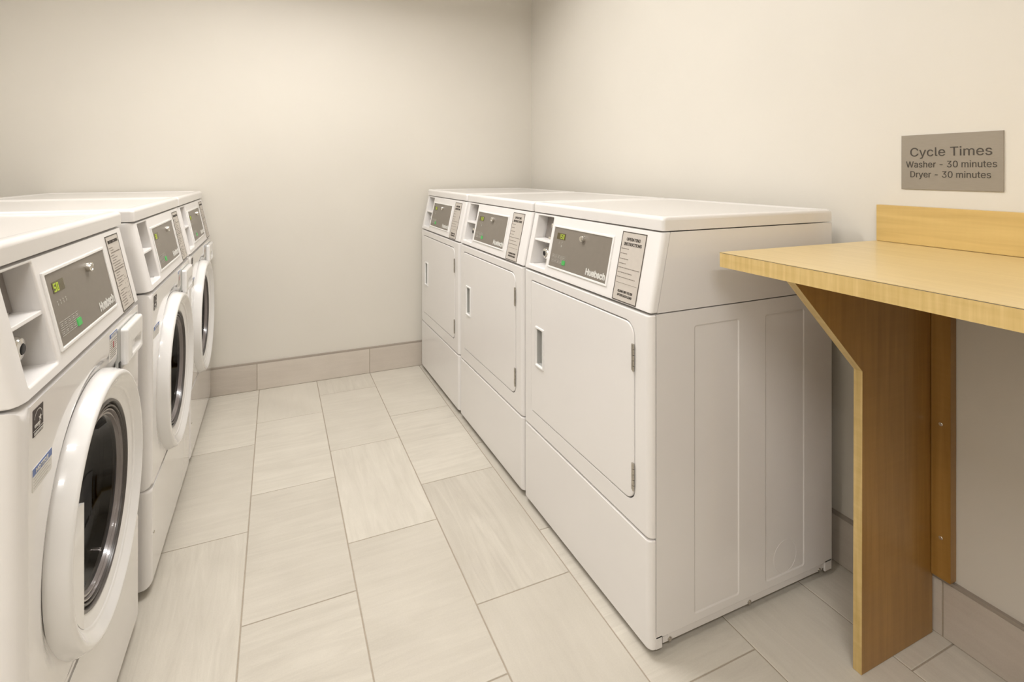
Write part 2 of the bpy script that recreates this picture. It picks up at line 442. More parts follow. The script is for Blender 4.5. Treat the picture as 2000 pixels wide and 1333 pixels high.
def baseboard(name, a, b, joints, nrm, h=0.1435, t=0.011, hh=0.153):
    """tiled base from a to b (xy), joints = distances along; nrm = into the room; top trim strip"""
    bm = bmesh.new(); uvl = bm.loops.layers.uv.new('UVMap'); cl = bm.loops.layers.float_color.new('tone')
    a = Vector(a); b = Vector(b); L = (b-a).length; d = (b-a)/L; nv = Vector(nrm)
    js = [0.0] + [j for j in joints if 0 < j < L] + [L]
    rnd = random.Random(len(joints))
    for s0, s1 in zip(js[:-1], js[1:]):
        s0 += GR/2; s1 -= GR/2
        tone = rnd.uniform(0.1, 0.8); vein = rnd.uniform(0.3, 1); ou = rnd.uniform(0, 40); ov = rnd.uniform(0, 40)
        bv = 0.001
        loops = []
        for off, ins in ((0.0, 0), (t-bv, 0), (t, bv)):
            loops.append([(s, off, z) for s, z in ((s0+ins, GR/2+ins), (s1-ins, GR/2+ins), (s1-ins, h-ins), (s0+ins, h-ins))])
        vs = [[bm.verts.new((a.x+d.x*s+nv.x*o_, a.y+d.y*s+nv.y*o_, z)) for s, o_, z in Lp] for Lp in loops]
        st = [[(s, z) for s, o_, z in Lp] for Lp in loops]
        fs = []
        for i0 in (0, 1):
            for i in range(4):
                j = (i+1) % 4
                fs.append(((vs[i0][i], vs[i0][j], vs[i0+1][j], vs[i0+1][i]), (st[i0][i], st[i0][j], st[i0+1][j], st[i0+1][i])))
        fs.append((vs[2], st[2]))
        for vv, ss in fs:
            f = bm.faces.new(vv); f.material_index = 0
            for l, (s, z) in zip(f.loops, ss):
                l[uvl].uv = (s+ou, z+ov); l[cl] = (tone, vein, 0, 1)
    def strip(o0, o1, z0, z1, mi):
        q = [a + d*0 + nv*o0, b + nv*o0, b + nv*o1, a + nv*o1]
        lo = [bm.verts.new((p.x, p.y, z0)) for p in q]; hi = [bm.verts.new((p.x, p.y, z1)) for p in q]
        for i in range(4):
            j = (i+1) % 4; bm.faces.new((lo[i], lo[j], hi[j], hi[i])).material_index = mi
        bm.faces.new(lo[::-1]).material_index = mi; bm.faces.new(hi).material_index = mi
    strip(-0.001, t-0.0018, 0.0, h+0.0018, 1)          # grout bed
    strip(-0.001, t+0.0004, h+0.0018, hh, 2)            # thin trim over the tiles
    bmesh.ops.recalc_face_normals(bm, faces=bm.faces)
    me = bpy.data.meshes.new(name); bm.to_mesh(me); bm.free()
    for k in ('base_tile', 'grout', 'edge_trim'): me.materials.append(M[k])
    o = bpy.data.objects.new(name, me); col.objects.link(o); o['kind'] = 'structure'
baseboard('baseboard_back', (LEFT, BACK), (wall_x(BACK), BACK), [(-0.665-LEFT), (-0.059-LEFT), (0.547-LEFT), (1.153-LEFT)], (0, -1))
baseboard('baseboard_right', (wall_x(FRONT), FRONT), (wall_x(BACK), BACK), [0.767-FRONT + 0.6*k for k in range(-4, 4)], (-1, 0.015))
baseboard('baseboard_left', (LEFT, FRONT), (LEFT, BACK), [0.4+0.6*k for k in range(8)], (1, 0))

# ------------------------------------------------------------------ ceiling fixtures: two room lamps and an added rear fill
def fixture(x, y, L, label, q=0):
    t = thing('ceiling_light', label, 'light', (x, y, CEIL), 0, 'twin lens lights on the ceiling')
    bm = bmesh.new(); box(bm, -L/2-0.03, L/2+0.03, -0.12, 0.12, -0.012, 0.0, 0.003)
    new_obj('housing', bm, M['enamel'], t)
    for a, b in ((-0.12, -0.10), (-0.012, 0.012), (0.10, 0.12)):
        bm = bmesh.new(); box(bm, -L/2-0.03, L/2+0.03, a, b, -0.034, -0.011, 0.002)
        new_obj('divider', bm, M['enamel'], t)
    for s in (-1, 1):
        bm = bmesh.new(); pq = [(-L/2, s*0.056-0.0225), (L/2, s*0.056-0.0225), (L/2, s*0.056+0.0225), (-L/2, s*0.056+0.0225)]
        bm.faces.new([bm.verts.new((a, b, -0.0135)) for a, b in pq][::-1])
        me = bpy.data.meshes.new('lens'); bm.to_mesh(me); bm.free(); me.materials.append(M['lens%d' % q])
        o = bpy.data.objects.new('lens', me); col.objects.link(o); o.parent = t
    return t
for i, (x, y, L) in enumerate(FIXTURES):
    fixture(x, y, L, ['white twin lens ceiling light between the two machine rows', 'white twin lens ceiling light above the folding counter side of the room',
                      'added unseen fill light with twin lens near the rear of the room'][i], i)

# ------------------------------------------------------------------ laundry machines: shared console
SEAM, LIDB, LIDT = 0.846, 1.048, 1.085
KS = 0.043/0.203
def ys(z): return KS*(z-SEAM) if z > SEAM else 0.0

def console(t, W, kind):
    k = W/0.683
    X = lambda v: v*k
    # sloping face with the opening of the coin niche on the left
    r0, r1, q0, q1 = X(0.034), X(0.146), 0.866, 1.038
    bm = bmesh.new()
    ring_slab(bm, (0, W, SEAM+0.002, LIDB-0.002), (r0, r1, q0, q1), 0.022 if kind == 'dryer' else 0.040, 0.0, 0.016, ro=0.004, Ro=0.011 if kind == 'dryer' else 0.022, ri=0.004, Ri=0.004, y_of=ys)
    new_obj('console_face', bm, M['plastic'], t)
    # niche: side walls, ceiling, sill, grey back plate
    ni = bmesh.new(); D = 0.135; th = 0.003
    tf = lambda c: Vector((c.x, c.y + ys(c.z), c.z))
    e = 0.0004
    box(ni, r0-th, r0-e, 0.013, D, q0-th, q1+th, tf=tf); box(ni, r1+e, r1+th, 0.013, D, q0-th, q1+th, tf=tf)
    box(ni, r0-th, r1+th, 0.013, D, q1+e, q1+th, tf=tf); box(ni, r0-th, r1+th, 0.013, D, q0-th, q0-e, tf=tf)
    box(ni, r0-th, r1+th, D-0.01, D-0.007, q0-th, q1+th, tf=tf)
    # small moulded dimples on the side walls, a seam line
    for sx, xx in ((1, r0), (-1, r1)):
        for (yy, zz) in ((0.05, 1.018), (0.075, 1.0), (0.05, 0.985), (0.09, 0.975), (0.055, 0.935), (0.08, 0.915), (0.05, 0.895), (0.09, 0.89)):
            b2 = bmesh.new(); bmesh.ops.create_uvsphere(b2, u_segments=10, v_segments=6, radius=0.0035)
            for v in b2.verts: v.co = Vector((xx + v.co.x*0.35, yy + v.co.y + ys(zz), zz + v.co.z))
            merge(ni, b2)
    niche = new_obj('coin_niche', ni, M['plastic'], t)
    bm = bmesh.new()
    slab(bm, r0-0.001, r1+0.001, 0.950, 0.957, 0.125, 0.004, r=0.0015, R=0.0015, y_of=ys)
    new_obj('shelf', bm, M['plastic'], niche)
    bm = bmesh.new()
    slab(bm, r0+0.006, r1-0.002, 0.958, 1.037, 0.124, 0.040, r=0.002, R=0.002, y_of=ys)
    slab(bm, r0+0.006, r1-0.002, 0.868, 0.949, 0.124, 0.078, r=0.002, R=0.002, y_of=ys)
    new_obj('coin_plate', bm, M['plate'], niche)
    bm = bmesh.new()      # coin slide: chrome slot ring, tongue
    cx = (r0+r1)/2 + 0.004
    lathe_y(bm, cx, 1.004, [(0.010, 0.075), (0.010, 0.066), (0.0085, 0.064), (0.006, 0.0635), (0.0055, 0.068)], n=24, cap1=True)
    box(bm, cx-0.002, cx+0.002, 0.036, 0.046, 0.966, 1.03, 0.0008, tf=tf)
    box(bm, cx-0.011, cx+0.011, 0.030, 0.046, 0.958, 0.966, 0.001, tf=tf)
    new_obj('coin_slot', bm, M['chrome'], niche)
    bm = bmesh.new()      # coin vault: chrome cylinder with a lock core
    lathe_y(bm, cx-0.002, 0.909, [(0.022, 0.110), (0.022, 0.048), (0.0205, 0.040), (0.017, 0.035), (0.009, 0.033), (0.0085, 0.036)], n=32, cap1=True)
    new_obj('coin_vault', bm, M['chrome'], niche)
    bm = bmesh.new()
    lathe_y(bm, cx-0.002, 0.909, [(0.008, 0.04), (0.008, 0.0315), (0.006, 0.0305)], n=20, cap1=True)
    new_obj('lock_core', bm, M['black'], niche)
    bm = bmesh.new(); box(bm, cx-0.016, cx+0.018, 0.045, 0.105, 0.868, 0.886, 0.001)
    new_obj('vault_base', bm, M['steel'], niche)

    # grey control panel in a raised white frame
    a0, a1, b0, b1 = X(0.170), X(0.490), 0.883, 1.010
    bm = bmesh.new()
    ring_slab(bm, (a0-0.007, a1+0.007, b0-0.006, b1+0.006), (a0, a1, b0, b1), 0.002, -0.0035, -0.0008, ro=0.002, Ro=0.0018, ri=0.0012, Ri=0.0015, y_of=ys)
    cp = new_obj('panel_frame', bm, M['gloss'], t)
    bm = bmesh.new(); slab(bm, a0, a1, b0, b1, 0.001, -0.0012, r=0.001, R=0.0003, y_of=ys)
    panel = new_obj('control_panel', bm, M['grey'], t)
    yp = lambda z: ys(z) - 0.0013
    # display
    dx0, dx1, dz0, dz1 = X(0.192), X(0.192)+0.052, 0.973, 0.993
    bm = bmesh.new(); slab(bm, dx0, dx1, dz0, dz1, 0.001, -0.0006, r=0.0008, R=0.0003, y_of=yp)
    new_obj('display', bm, M['display'], panel)
    bm = bmesh.new()
    if kind == 'dryer': digits(bm, '150', dx0+0.015, 0.9755, 0.0078, 0.0150, lambda z: yp(z)-0.0006)
    else: digits(bm, '50', dx0+0.004, 0.9755, 0.0085, 0.0150, lambda z: yp(z)-0.0006)
    o = new_obj('display_digits', bm, M['digit'], panel); o['label'] = 'glowing yellow green digits'
    # little printed icons
    bm = bmesh.new()
    if kind == 'dryer': ic = [(dx0+0.019, 0.958, 0.001, 0.008), (dx0+0.035, 0.960, 0.001, 0.006), (dx0+0.034, 0.950, 0.005, 0.007), (dx0+0.036, 0.965, 0.004, 0.002)]
    else:
        ic = []
        for q in range(4): ic += [(dx0+0.003+q*0.013, 0.957, 0.004, 0.0022), (dx0+0.0045+q*0.013, 0.951, 0.003, 0.004)]
    for x, z, w_, h_ in ic:
        box(bm, x, x+w_, -0.0005, 0.0005, z, z+h_, tf=lambda c: Vector((c.x, c.y+yp(c.z), c.z)))
    new_obj('icon_print', bm, M['pale_print'], panel)
    # keypad: two rows of outlined keys
    bm = bmesh.new()
    kx0 = X(0.183); n_key = 5; kw = 0.0165 if kind == 'dryer' else 0.0185
    for row in range(2):
        for q in range(n_key if row == 0 else n_key-1):
            x = kx0 + q*kw; z = 0.912 if row == 0 else 0.898
            for (p0, p1, s0, s1) in ((x, x+kw-0.002, z, z+0.0007), (x, x+kw-0.002, z+0.0103, z+0.011), (x, x+0.0007, z, z+0.011), (x+kw-0.0027, x+kw-0.002, z, z+0.011),
                                     (x+0.003, x+kw-0.006, z+0.0035, z+0.0050), (x+0.004, x+kw-0.005, z+0.0065, z+0.0075)):
                box(bm, p0, p1, -0.0005, 0.0005, s0, s1, tf=lambda c: Vector((c.x, c.y+yp(c.z), c.z)))
    new_obj('keypad', bm, M['pale_print'], panel)
    gx = kx0 + (n_key-1)*kw
    bm = bmesh.new(); slab(bm, gx, gx+kw+0.001, 0.8965, 0.9105, 0.001, -0.0022, r=0.002, R=0.001, y_of=yp)
    o = new_obj('start_button', bm, M['led'], panel); o['label'] = 'small lit green start button'
    # cylinder lock
    lx, lz = X(0.347) if kind == 'dryer' else X(0.385), 0.990
    if kind != 'dryer': lx = X(0.371)
    bm = bmesh.new()
    lathe_y(bm, lx, lz, [(0.0095, ys(lz)+0.001), (0.0095, ys(lz)-0.009), (0.0085, ys(lz)-0.0115), (0.0065, ys(lz)-0.012), (0.006, ys(lz)-0.0108)], n=28, cap1=True)
    box(bm, lx-0.001, lx+0.001, ys(lz)-0.0125, ys(lz)-0.0105, lz-0.0045, lz+0.0045)
    new_obj('lock_cylinder', bm, M['chrome'], panel)
    # brand lettering
    bm = bmesh.new(); bx0, bx1 = X(0.387), X(0.484)
    put_text(bm, 'Huebsch', (bx0+bx1)/2, 0.900, yp, width=bx1-bx0+0.001, height=0.0200, bold=0.0013)
    put_text(bm, 'Huebsch', (bx0+bx1)/2, 0.900, yp, width=bx1-bx0, height=0.0190, bold=0.0006)
    new_obj('brand_lettering', bm, M['white_print'], panel)

    # instruction label
    l0, l1, m0, m1 = X(0.529), X(0.529)+0.099, 0.853, 1.034
    bm = bmesh.new(); slab(bm, l0, l1, m0, m1, 0.001, -0.0012, r=0.001, R=0.0003, y_of=ys)
    lab = new_obj('instruction_label', bm, M['label'], t)
    yl = lambda z: ys(z) - 0.0012
    bm = bmesh.new(); e = 0.0022
    tfl = lambda c: Vector((c.x, c.y+yl(c.z), c.z))
    for q in ((l0, l1, m0, m0+e), (l0, l1, m1-e, m1), (l0, l0+e, m0, m1), (l1-e, l1, m0, m1)):
        box(bm, q[0], q[1], -0.0004, 0.0005, q[2], q[3], tf=tfl)
    cxl = (l0+l1)/2
    if kind == 'dryer':
        put_text(bm, 'OPERATING', cxl, m1-0.019, yl, width=0.056, height=0.0085, bold=0.0002)
        put_text(bm, 'INSTRUCTIONS', cxl, m1-0.032, yl, width=0.072, height=0.0085, bold=0.0002)
        put_text(bm, 'CLEAN LINT FILTER', cxl, m0+0.026, yl, width=0.060, height=0.0062, bold=0.0002)
        put_text(bm, 'AFTER EACH LOAD', cxl, m0+0.016, yl, width=0.060, height=0.0062, bold=0.0002)
    else:
        put_text(bm, 'INSTRUCTIONS', cxl, m1-0.015, yl, width=0.078, height=0.0075, bold=0.00015)
    new_obj('label_heading', bm, M['dark_print'], lab)
    bm = bmesh.new(); rnd = random.Random(5)
    if kind == 'dryer':
        rows = [(0.135, 0.026), (0.122, 0.023), (0.108, 0.036), (0.096, 0.028), (0.085, 0.080), (0.0725, 0.058), (0.060, 0.072), (0.046, 0.086)]
        for dz, ln in rows:
            x = l0+0.005; z = m0+dz
            while x < l0+0.005+ln:
                w_ = rnd.uniform(0.003, 0.008) if dz > 0.05 else ln
                box(bm, x, min(x+w_, l1-0.006), -0.0004, 0.0004, z, z+(0.0019 if dz > 0.05 else 0.0008), tf=tfl); x += w_+0.0014
    else:
        z = m1-0.030
        ln_ = [0.03, 0.022, 0.07, 0.03, 0.04, 0.025, 0.066, 0.05, 0.086, 0.07, 0.03, 0.02, 0.06, 0.03, 0.04, 0.03, 0.0, 0.04, 0.03, 0.045, 0.03, 0.04, 0.035, 0.03]
        for i, ln in enumerate(ln_):
            x = l0+0.008+(0.010 if i % 3 else 0)
            xe = min(x+ln, l1-0.008)
            while x < xe:
                w_ = rnd.uniform(0.004, 0.010)
                box(bm, x, min(x+w_, xe), -0.0004, 0.0004, z, z+(0.0024 if i in (2, 9) else 0.0016), tf=tfl); x += w_+0.0012
            z -= 0.0061
        box(bm, l0+0.004, l1-0.004, -0.0004, 0.0004, m0+0.096, m0+0.0968, tf=tfl)
        for q in range(14):
            a = q*0.45
            x = l1-0.024+0.014*math.cos(a)*(0.6+0.3*math.sin(3*a)); z2 = m0+0.045+0.028*math.sin(a)
            box(bm, x, x+0.003, -0.0004, 0.0004, z2, z2+0.0015, tf=tfl)
    new_obj('label_text', bm, M['line_print'], lab)

def upper_cabinet(t, W, D, mat, yf=0.0225):
    """cabinet behind the console, its front edge leaning back with the console"""
    bm = bmesh.new(); k = W/0.683; th = 0.0012
    z0, z1 = SEAM+0.0015, LIDB-0.002
    def prism(x0, x1, yf, yb):
        lo = [(x0, yf+ys(z0), z0), (x1, yf+ys(z0), z0), (x1, yb, z0), (x0, yb, z0)]
        hi = [(x0, yf+ys(z1), z1), (x1, yf+ys(z1), z1), (x1, yb, z1), (x0, yb, z1)]
        loft(bm, [lo, hi], True, True)
    prism(0.0008, 0.024*k, yf, D)
    prism(0.158*k, W-0.0008, yf, D)
    prism(0.02*k, 0.16*k, 0.145, D)
    return new_obj('upper_cabinet', bm, mat, t)

def lid(t, W, D, mat):
    bm = bmesh.new()
    x0, x1, y0, y1 = -0.0005, W+0.0005, 0.0405, D+0.004
    def L(ins, z, r=0.010):
        rad = max(r, 0.002); out = []
        a0, a1, c0, c1 = x0+ins, x1-ins, y0+ins, y1-ins
        for (cx, cy, s) in ((a1-rad, c1-rad, 0), (a0+rad, c1-rad, 90), (a0+rad, c0+rad, 180), (a1-rad, c0+rad, 270)):
            for i in range(7):
                a = math.radians(s + 15*i); out.append((cx+rad*math.cos(a), cy+rad*math.sin(a), z))
        return out
    loops = [L(0.004, LIDB), L(0.0005, LIDB+0.001), L(0, LIDB+0.003)]
    R = 0.011
    for i in range(6):
        a = math.radians(18*i); loops.append(L(R*(1-math.cos(a)), LIDT-R+R*math.sin(a), 0.010+0.004*i/5))
    loops += [L(0.020, LIDT, 0.02), L(0.026, LIDT-0.0012, 0.02), L(0.034, LIDT-0.0032, 0.02), L(0.040, LIDT-0.0036, 0.02)]
    loft(bm, loops, True, True)
    return new_obj('lid', bm, mat, t, angle=50)

def feet(t, W, D, h):
    for (x, y) in ((0.05, 0.07), (W-0.05, 0.07), (0.05, D-0.06), (W-0.05, D-0.06)):
        bm = bmesh.new()
        for r, a, b in ((0.020, 0.0, 0.008), (0.008, 0.008, h+0.004)):
            loft(bm, [[(x+r*math.cos(i*math.pi/8), y+r*math.sin(i*math.pi/8), z) for i in range(16)] for z in (a, b)], True, True)
        new_obj('foot', bm, M['foot'], t)

# ------------------------------------------------------------------ dryer
def make_dryer(label, loc):
    W, D = 0.683, 0.676
    t = thing('tumble_dryer', label, 'dryer', loc, -math.pi/2, 'dryers along the right wall')
    feet(t, W, D, 0.022)
    # cabinet sides with two long pressed panels and a round knock-out
    bm = bmesh.new()
    box(bm, 0.0040, W-0.0040, 0.0208, D, 0.046, SEAM-0.0015)
    zt_, zb2 = SEAM-0.0015, 0.046
    for s in (0, 1):
        X_ = (W-0.0008) if s else 0.0008; o_ = -1 if s else 1       # o_: into the machine
        def sl(Lp, off): return [(X_+o_*off, p[0], p[2]) for p in Lp]
        for (ca, cb, ya, yb) in ((0.0208, 0.350, 0.144, 0.300), (0.350, D, 0.400, 0.556)):
            loops = [sl(rr(ca, cb, zb2, zt_, 1e-4, 0, 4), 0.0035), sl(rr(ca, cb, zb2, zt_, 1e-4, 0, 4), 0.0)]
            for off, ins in ((0.0, -0.0015), (0.0004, 0.0), (0.0016, 0.0022), (0.0020, 0.0040)):
                loops.append(sl(rr(ya+ins, yb-ins, 0.066+ins, 0.803-ins, max(0.007-ins, 0.001), 0, 4), off))
            loft(bm, loops, False, True)
    box(bm, 0.004, W-0.004, 0.06, D-0.03, 0.030, 0.05)
    # sloped bottom flange and the small corner tabs
    for s in (0, 1):
        xs = (W-0.0008) if s else 0.0008; xi = (W-0.006) if s else 0.006
        for (ya, yb) in ((0.045, D-0.035),):
            q = [(xs, ya, 0.048), (xs, yb, 0.048), (xi, yb, 0.038), (xi, ya, 0.038)]
            q2 = [(xi, ya, 0.0235), (xi, yb, 0.0235)]
            v = [bm.verts.new(p) for p in q]; v2 = [bm.verts.new(p) for p in q2]
            bm.faces.new(v); bm.faces.new((v[3], v[2], v2[1], v2[0]))
        a, b = sorted((xs, xs + (0.006 if not s else -0.006)))
        box(bm, a, b, 0.0195, 0.040, 0.019, 0.050, 0.001, 1)
        box(bm, a, b, D-0.030, D, 0.019, 0.050, 0.001, 1)
    cab = new_obj('cabinet', bm, M['enamel'], t, angle=25)
    for s in (0, 1):
        x = W-0.0008 if s else 0.0008; o_ = 1 if s else -1
        bm = bmesh.new()
        cy, cz, r = 0.480, 0.113, 0.047
        loops = []
        for off, dr in ((-0.0026, 0.0), (-0.0016, -0.0010), (-0.0016, -0.0020), (-0.0026, -0.0030)):
            loops.append([(x+o_*off, cy+(r+dr)*math.cos(i*math.pi/24), cz+(r+dr)*math.sin(i*math.pi/24)) for i in range(48)])
        loft(bm, loops, False, False)
        new_obj('knockout_ring', bm, M['enamel'], cab)
        for yy in (0.066, 0.342, 0.626):
            b2 = bmesh.new()
            xx = (W-0.006) if s else 0.006
            for rad, off0, off1 in ((0.0058, 0.0, 0.0035), (0.0034, 0.0035, 0.005)):
                loft(b2, [[(xx+o_*off, yy+rad*math.cos(i*math.pi/6), 0.029+rad*math.sin(i*math.pi/6)) for i in range(12)] for off in (off0, off1)], True, True)
            new_obj('screw', b2, M['steel'], cab)
    upper_cabinet(t, W, D, M['enamel'], 0.0235)
    # door surround and door
    d0, d1, e0, e1 = 0.0585, 0.623, 0.354, 0.809
    bm = bmesh.new()
    rads = (0.006, 0.034, 0.034, 0.006)
    x0, x1, z0, z1 = 0.0, W, 0.2935, SEAM-0.0025
    loops = [rr(x0, x1, z0, z1, 0.004, 0.0185, 8)]
    for ins, dd in edge_prof(0.0165, 5): loops.append(rr(x0+ins, x1-ins, z0+ins*0.25, z1-ins*0.25, 0.004, dd, 8))
    g = 0.0030
    for ins, dd in ((0.0035, 0.0), (0.001, 0.0006), (0.0, 0.002)):
        loops.append(rr(d0-g-ins, d1+g+ins, e0-g-ins, e1+g+ins, tuple(q+ins+g for q in rads), dd, 8))
    loops.append(rr(d0-g, d1+g, e0-g, e1+g, tuple(q+g for q in rads), 0.015, 8))
    loft(bm, loops)
    new_obj('front_panel', bm, M['enamel'], t)
    bm = bmesh.new(); slab(bm, d0-0.01, d1+0.01, e0-0.01, e1+0.01, 0.018, 0.0145, r=0.01, R=0.0005)  # dark sheet, colours in the shade of the gap around the door
    new_obj('door_gap_shade', bm, M['gap'], t)
    h0, h1, i0, i1 = 0.093, 0.152, 0.521, 0.660
    bm = bmesh.new()
    loops = [rr(d0, d1, e0, e1, rads, 0.0135, 8)]
    for ins, dd in edge_prof(0.003, 3): loops.append(rr(d0+ins, d1-ins, e0+ins, e1-ins, tuple(q-ins*0.5 for q in rads), dd-0.0012, 8))
    loops.append(rr(h0-0.004, h1+0.004, i0-0.004, i1+0.004, 0.004, -0.0012, 8))
    loops.append(rr(h0, h1, i0, i1, 0.004, -0.0012, 8))
    loops.append(rr(h0, h1, i0, i1, 0.004, 0.010, 8))
    loft(bm, loops)
    door = new_obj('door', bm, M['enamel'], t)
    # recessed pull with a bright lip
    bm = bmesh.new()
    loops = []
    for ins, dd in ((0.0, 0.0005), (0.0, -0.004), (0.0008, -0.0055), (0.0028, -0.0062), (0.0050, -0.0056), (0.0062, -0.003), (0.0075, 0.0)):
        loops.append(rr(h0+ins, h1-ins, i0+ins*1.3, i1-ins*1.3, 0.003, dd, 8))
    loft(bm, loops)
    new_obj('handle_lip', bm, M['gloss'], door)
    bm = bmesh.new()
    loops = [rr(h0+0.0075, h1-0.0075, i0+0.010, i1-0.010, 0.003, 0.0, 8), rr(h0+0.0075, h1-0.0075, i0+0.010, i1-0.010, 0.003, 0.0135, 8)]
    loft(bm, loops, False, True)
    new_obj('handle_pocket', bm, M['pocket'], door)
    for zc in (0.724, 0.420):
        bm = bmesh.new()
        box(bm, d1-0.006, d1+0.0005, -0.0042, 0.0, zc-0.034, zc+0.034, 0.0008, 1)
        for q in range(5):
            a = zc-0.035+q*0.014
            loft(bm, [[(d1+0.0012+0.0030*math.cos(i*math.pi/6), -0.003+0.0030*math.sin(i*math.pi/6), z) for i in range(12)] for z in (a, a+0.0128)], True, True)
        new_obj('hinge', bm, M['steel'], door)
    # lower panel
    bm = bmesh.new(); 
    loops = [rr(0, W, 0.020, 0.2900, 0.004, 0.0185, 6)]
    for ins, dd in edge_prof(0.0165, 5): loops.append(rr(ins, W-ins, 0.020+ins*0.3, 0.2900-ins*0.25, 0.004, dd, 6))
    loft(bm, loops, True, True)
    new_obj('lower_panel', bm, M['enamel'], t)
    console(t, W, 'dryer')
    lid(t, W, D, M['enamel'])
    return t
DX = 0.852
dry_lab = ['nearest white tumble dryer, its tall side panel facing the maple counter',
           'white tumble dryer in the middle of the three dryers by the right wall',
           'farthest white tumble dryer, standing in the corner against the back wall']
d = make_dryer(dry_lab[0], (DX, 1.015+0.683, 0))
for i, (x, y) in enumerate(((DX+0.001, 1.712), (DX, 2.410))):
    c = copy_tree(d); c.location = (x, y+0.683, 0); c['label'] = dry_lab[i+1]

# ------------------------------------------------------------------ washer
def polar_rect(cx, cz, x0, x1, z0, z1, y, angs, r=0.006):
    out = []
    for a in angs:
        c, s = math.cos(a), math.sin(a)
        tx = ((x1 if c > 0 else x0)-cx)/c if abs(c) > 1e-9 else 1e9
        tz = ((z1 if s > 0 else z0)-cz)/s if abs(s) > 1e-9 else 1e9
        tt = min(tx, tz); out.append((cx+c*tt, y, cz+s*tt))
    return out
def make_washer(label, loc, rz):
    W, D = 0.693, 0.690
    t = thing('washing_machine', label, 'washer', loc, rz, 'washers along the left side')
    feet(t, W, D, 0.022)
    # open fronted cabinet
    bm = bmesh.new(); th = 0.003
    zb = 0.020
    box(bm, 0.0008, 0.0008+th, 0.0385, D, zb, SEAM-0.0015); box(bm, W-0.0008-th, W-0.0008, 0.0385, D, zb, SEAM-0.0015)
    box(bm, 0.0008, W-0.0008, D-th, D, zb, SEAM-0.0015); box(bm, 0.0008, W-0.0008, 0.0385, D, zb, zb+th)
    box(bm, 0.0008, W-0.0008, 0.0385, D, SEAM-0.0015-th, SEAM-0.0015)
    new_obj('cabinet', bm, M['enamel'], t)
    upper_cabinet(t, W, D, M['enamel'], 0.0405)
    cx, cz = 0.345, 0.519
    zs = 0.293
    # front panel with a round opening
    x0, x1, z0, z1 = 0.0, W, zs+0.0015, SEAM-0.0025
    n = 144
    angs = sorted([2*math.pi*i/n for i in range(n)] + [math.atan2(z-cz, x-cx) % (2*math.pi) for x in (x0, x1) for z in (z0, z1)])
    bm = bmesh.new()
    loops = [polar_rect(cx, cz, x0, x1, z0, z1, 0.0375, angs)]
    for ins, dd in edge_prof(0.024, 7): loops.append(polar_rect(cx, cz, x0+ins, x1-ins, z0+min(ins*0.3, 0.003), z1-min(ins*0.3, 0.003), dd, angs))
    base = polar_rect(cx, cz, x0, x1, z0, z1, 0, angs)
    dist = [math.hypot(p[0]-cx, p[2]-cz) for p in base]
    for R_, mg, dd in ((0.286, 0.018, 0.0), (0.281, 0.0165, 0.0005), (0.275, 0.015, 0.002), (0.268, 0.0145, 0.0055), (0.262, 0.014, 0.0080), (0.257, 0.0135, 0.0090), (0.214, 0.012, 0.0092), (0.213, 0.012, 0.0100)):
        loops.append([(cx+min(R_, d_-mg)*math.cos(a), dd*max(0.0, min(1.0, (cz+min(R_, d_-mg)*math.sin(a)-0.335)/0.11)), cz+min(R_, d_-mg)*math.sin(a)) for a, d_ in zip(angs, dist)])
    loft(bm, loops)
    new_obj('front_panel', bm, M['enamel_gloss'], t, angle=50)
    bm = bmesh.new()
    loops = [rr(0, W, 0.012, zs-0.0015, 0.004, 0.0375, 6)]
    for ins, dd in edge_prof(0.024, 6): loops.append(rr(ins, W-ins, 0.012+ins*0.6, zs-0.0015-min(ins*0.4, 0.004), 0.008, dd, 6))
    loft(bm, loops, True, True)
    lp = new_obj('lower_panel', bm, M['enamel_gloss'], t)
    bm = bmesh.new()
    lathe_y(bm, 0.035, 0.155, [(0.004, 0.003), (0.004, -0.001), (0.0028, -0.0018)], n=14, cap1=True)
    new_obj('screw', bm, M['steel'], lp)
    # drum behind the glass
    bm = bmesh.new()
    lathe_y(bm, cx, cz, [(0.2125, 0.0098), (0.206, 0.045), (0.235, 0.06), (0.235, 0.40), (0.05, 0.42)], n=72, cap1=True)
    for q in range(3):
        a = q*2.094+0.5
        box(bm, -0.012, 0.012, 0.07, 0.39, -0.235, -0.185, 0.005, 2,
            tf=lambda c, a=a: Vector((cx + c.x*math.cos(a)-c.z*math.sin(a), c.y, cz + c.x*math.sin(a)+c.z*math.cos(a))))
    new_obj('drum', bm, M['drum'], t)
    # door
    P = 0.028
    prof = [(0.243, 0.0082), (0.2540, 0.0082), (0.2550, 0.007), (0.2525, -0.008), (0.2480, -P+0.008)]
    for i in range(6):
        a = math.radians(18*i); prof.append((0.2480-0.010*(1-math.cos(a)), -P+0.008-0.008*math.sin(a)))
    prof += [(0.234, -P+0.0016), (0.220, -P+0.0115)]
    for i in range(5):
        a = math.radians(18*i); prof.append((0.217-0.006*math.sin(a), -P+0.0130+0.005*(1-math.cos(a))))
    prof += [(0.196, -0.0085), (0.190, -0.0065), (0.187, -0.004), (0.185, 0.008)]
    bm = bmesh.new(); lathe_y(bm, cx, cz, prof, n=128)
    door = new_obj('door', bm, M['gloss'], t, angle=50)
    bm = bmesh.new()
    lathe_y(bm, cx, cz, [(0.190, -0.009), (0.188, -0.0125), (0.184, -0.013), (0.182, -0.010), (0.1805, -0.003), (0.1785, -0.003), (0.1770, -0.0095), (0.1735, -0.0098), (0.1720, -0.002), (0.170, 0.000)], n=110)
    for v in bm.verts: v.co.y += 0.004
    new_obj('outer_gasket', bm, M['gasket'], door, angle=50)
    bm = bmesh.new()
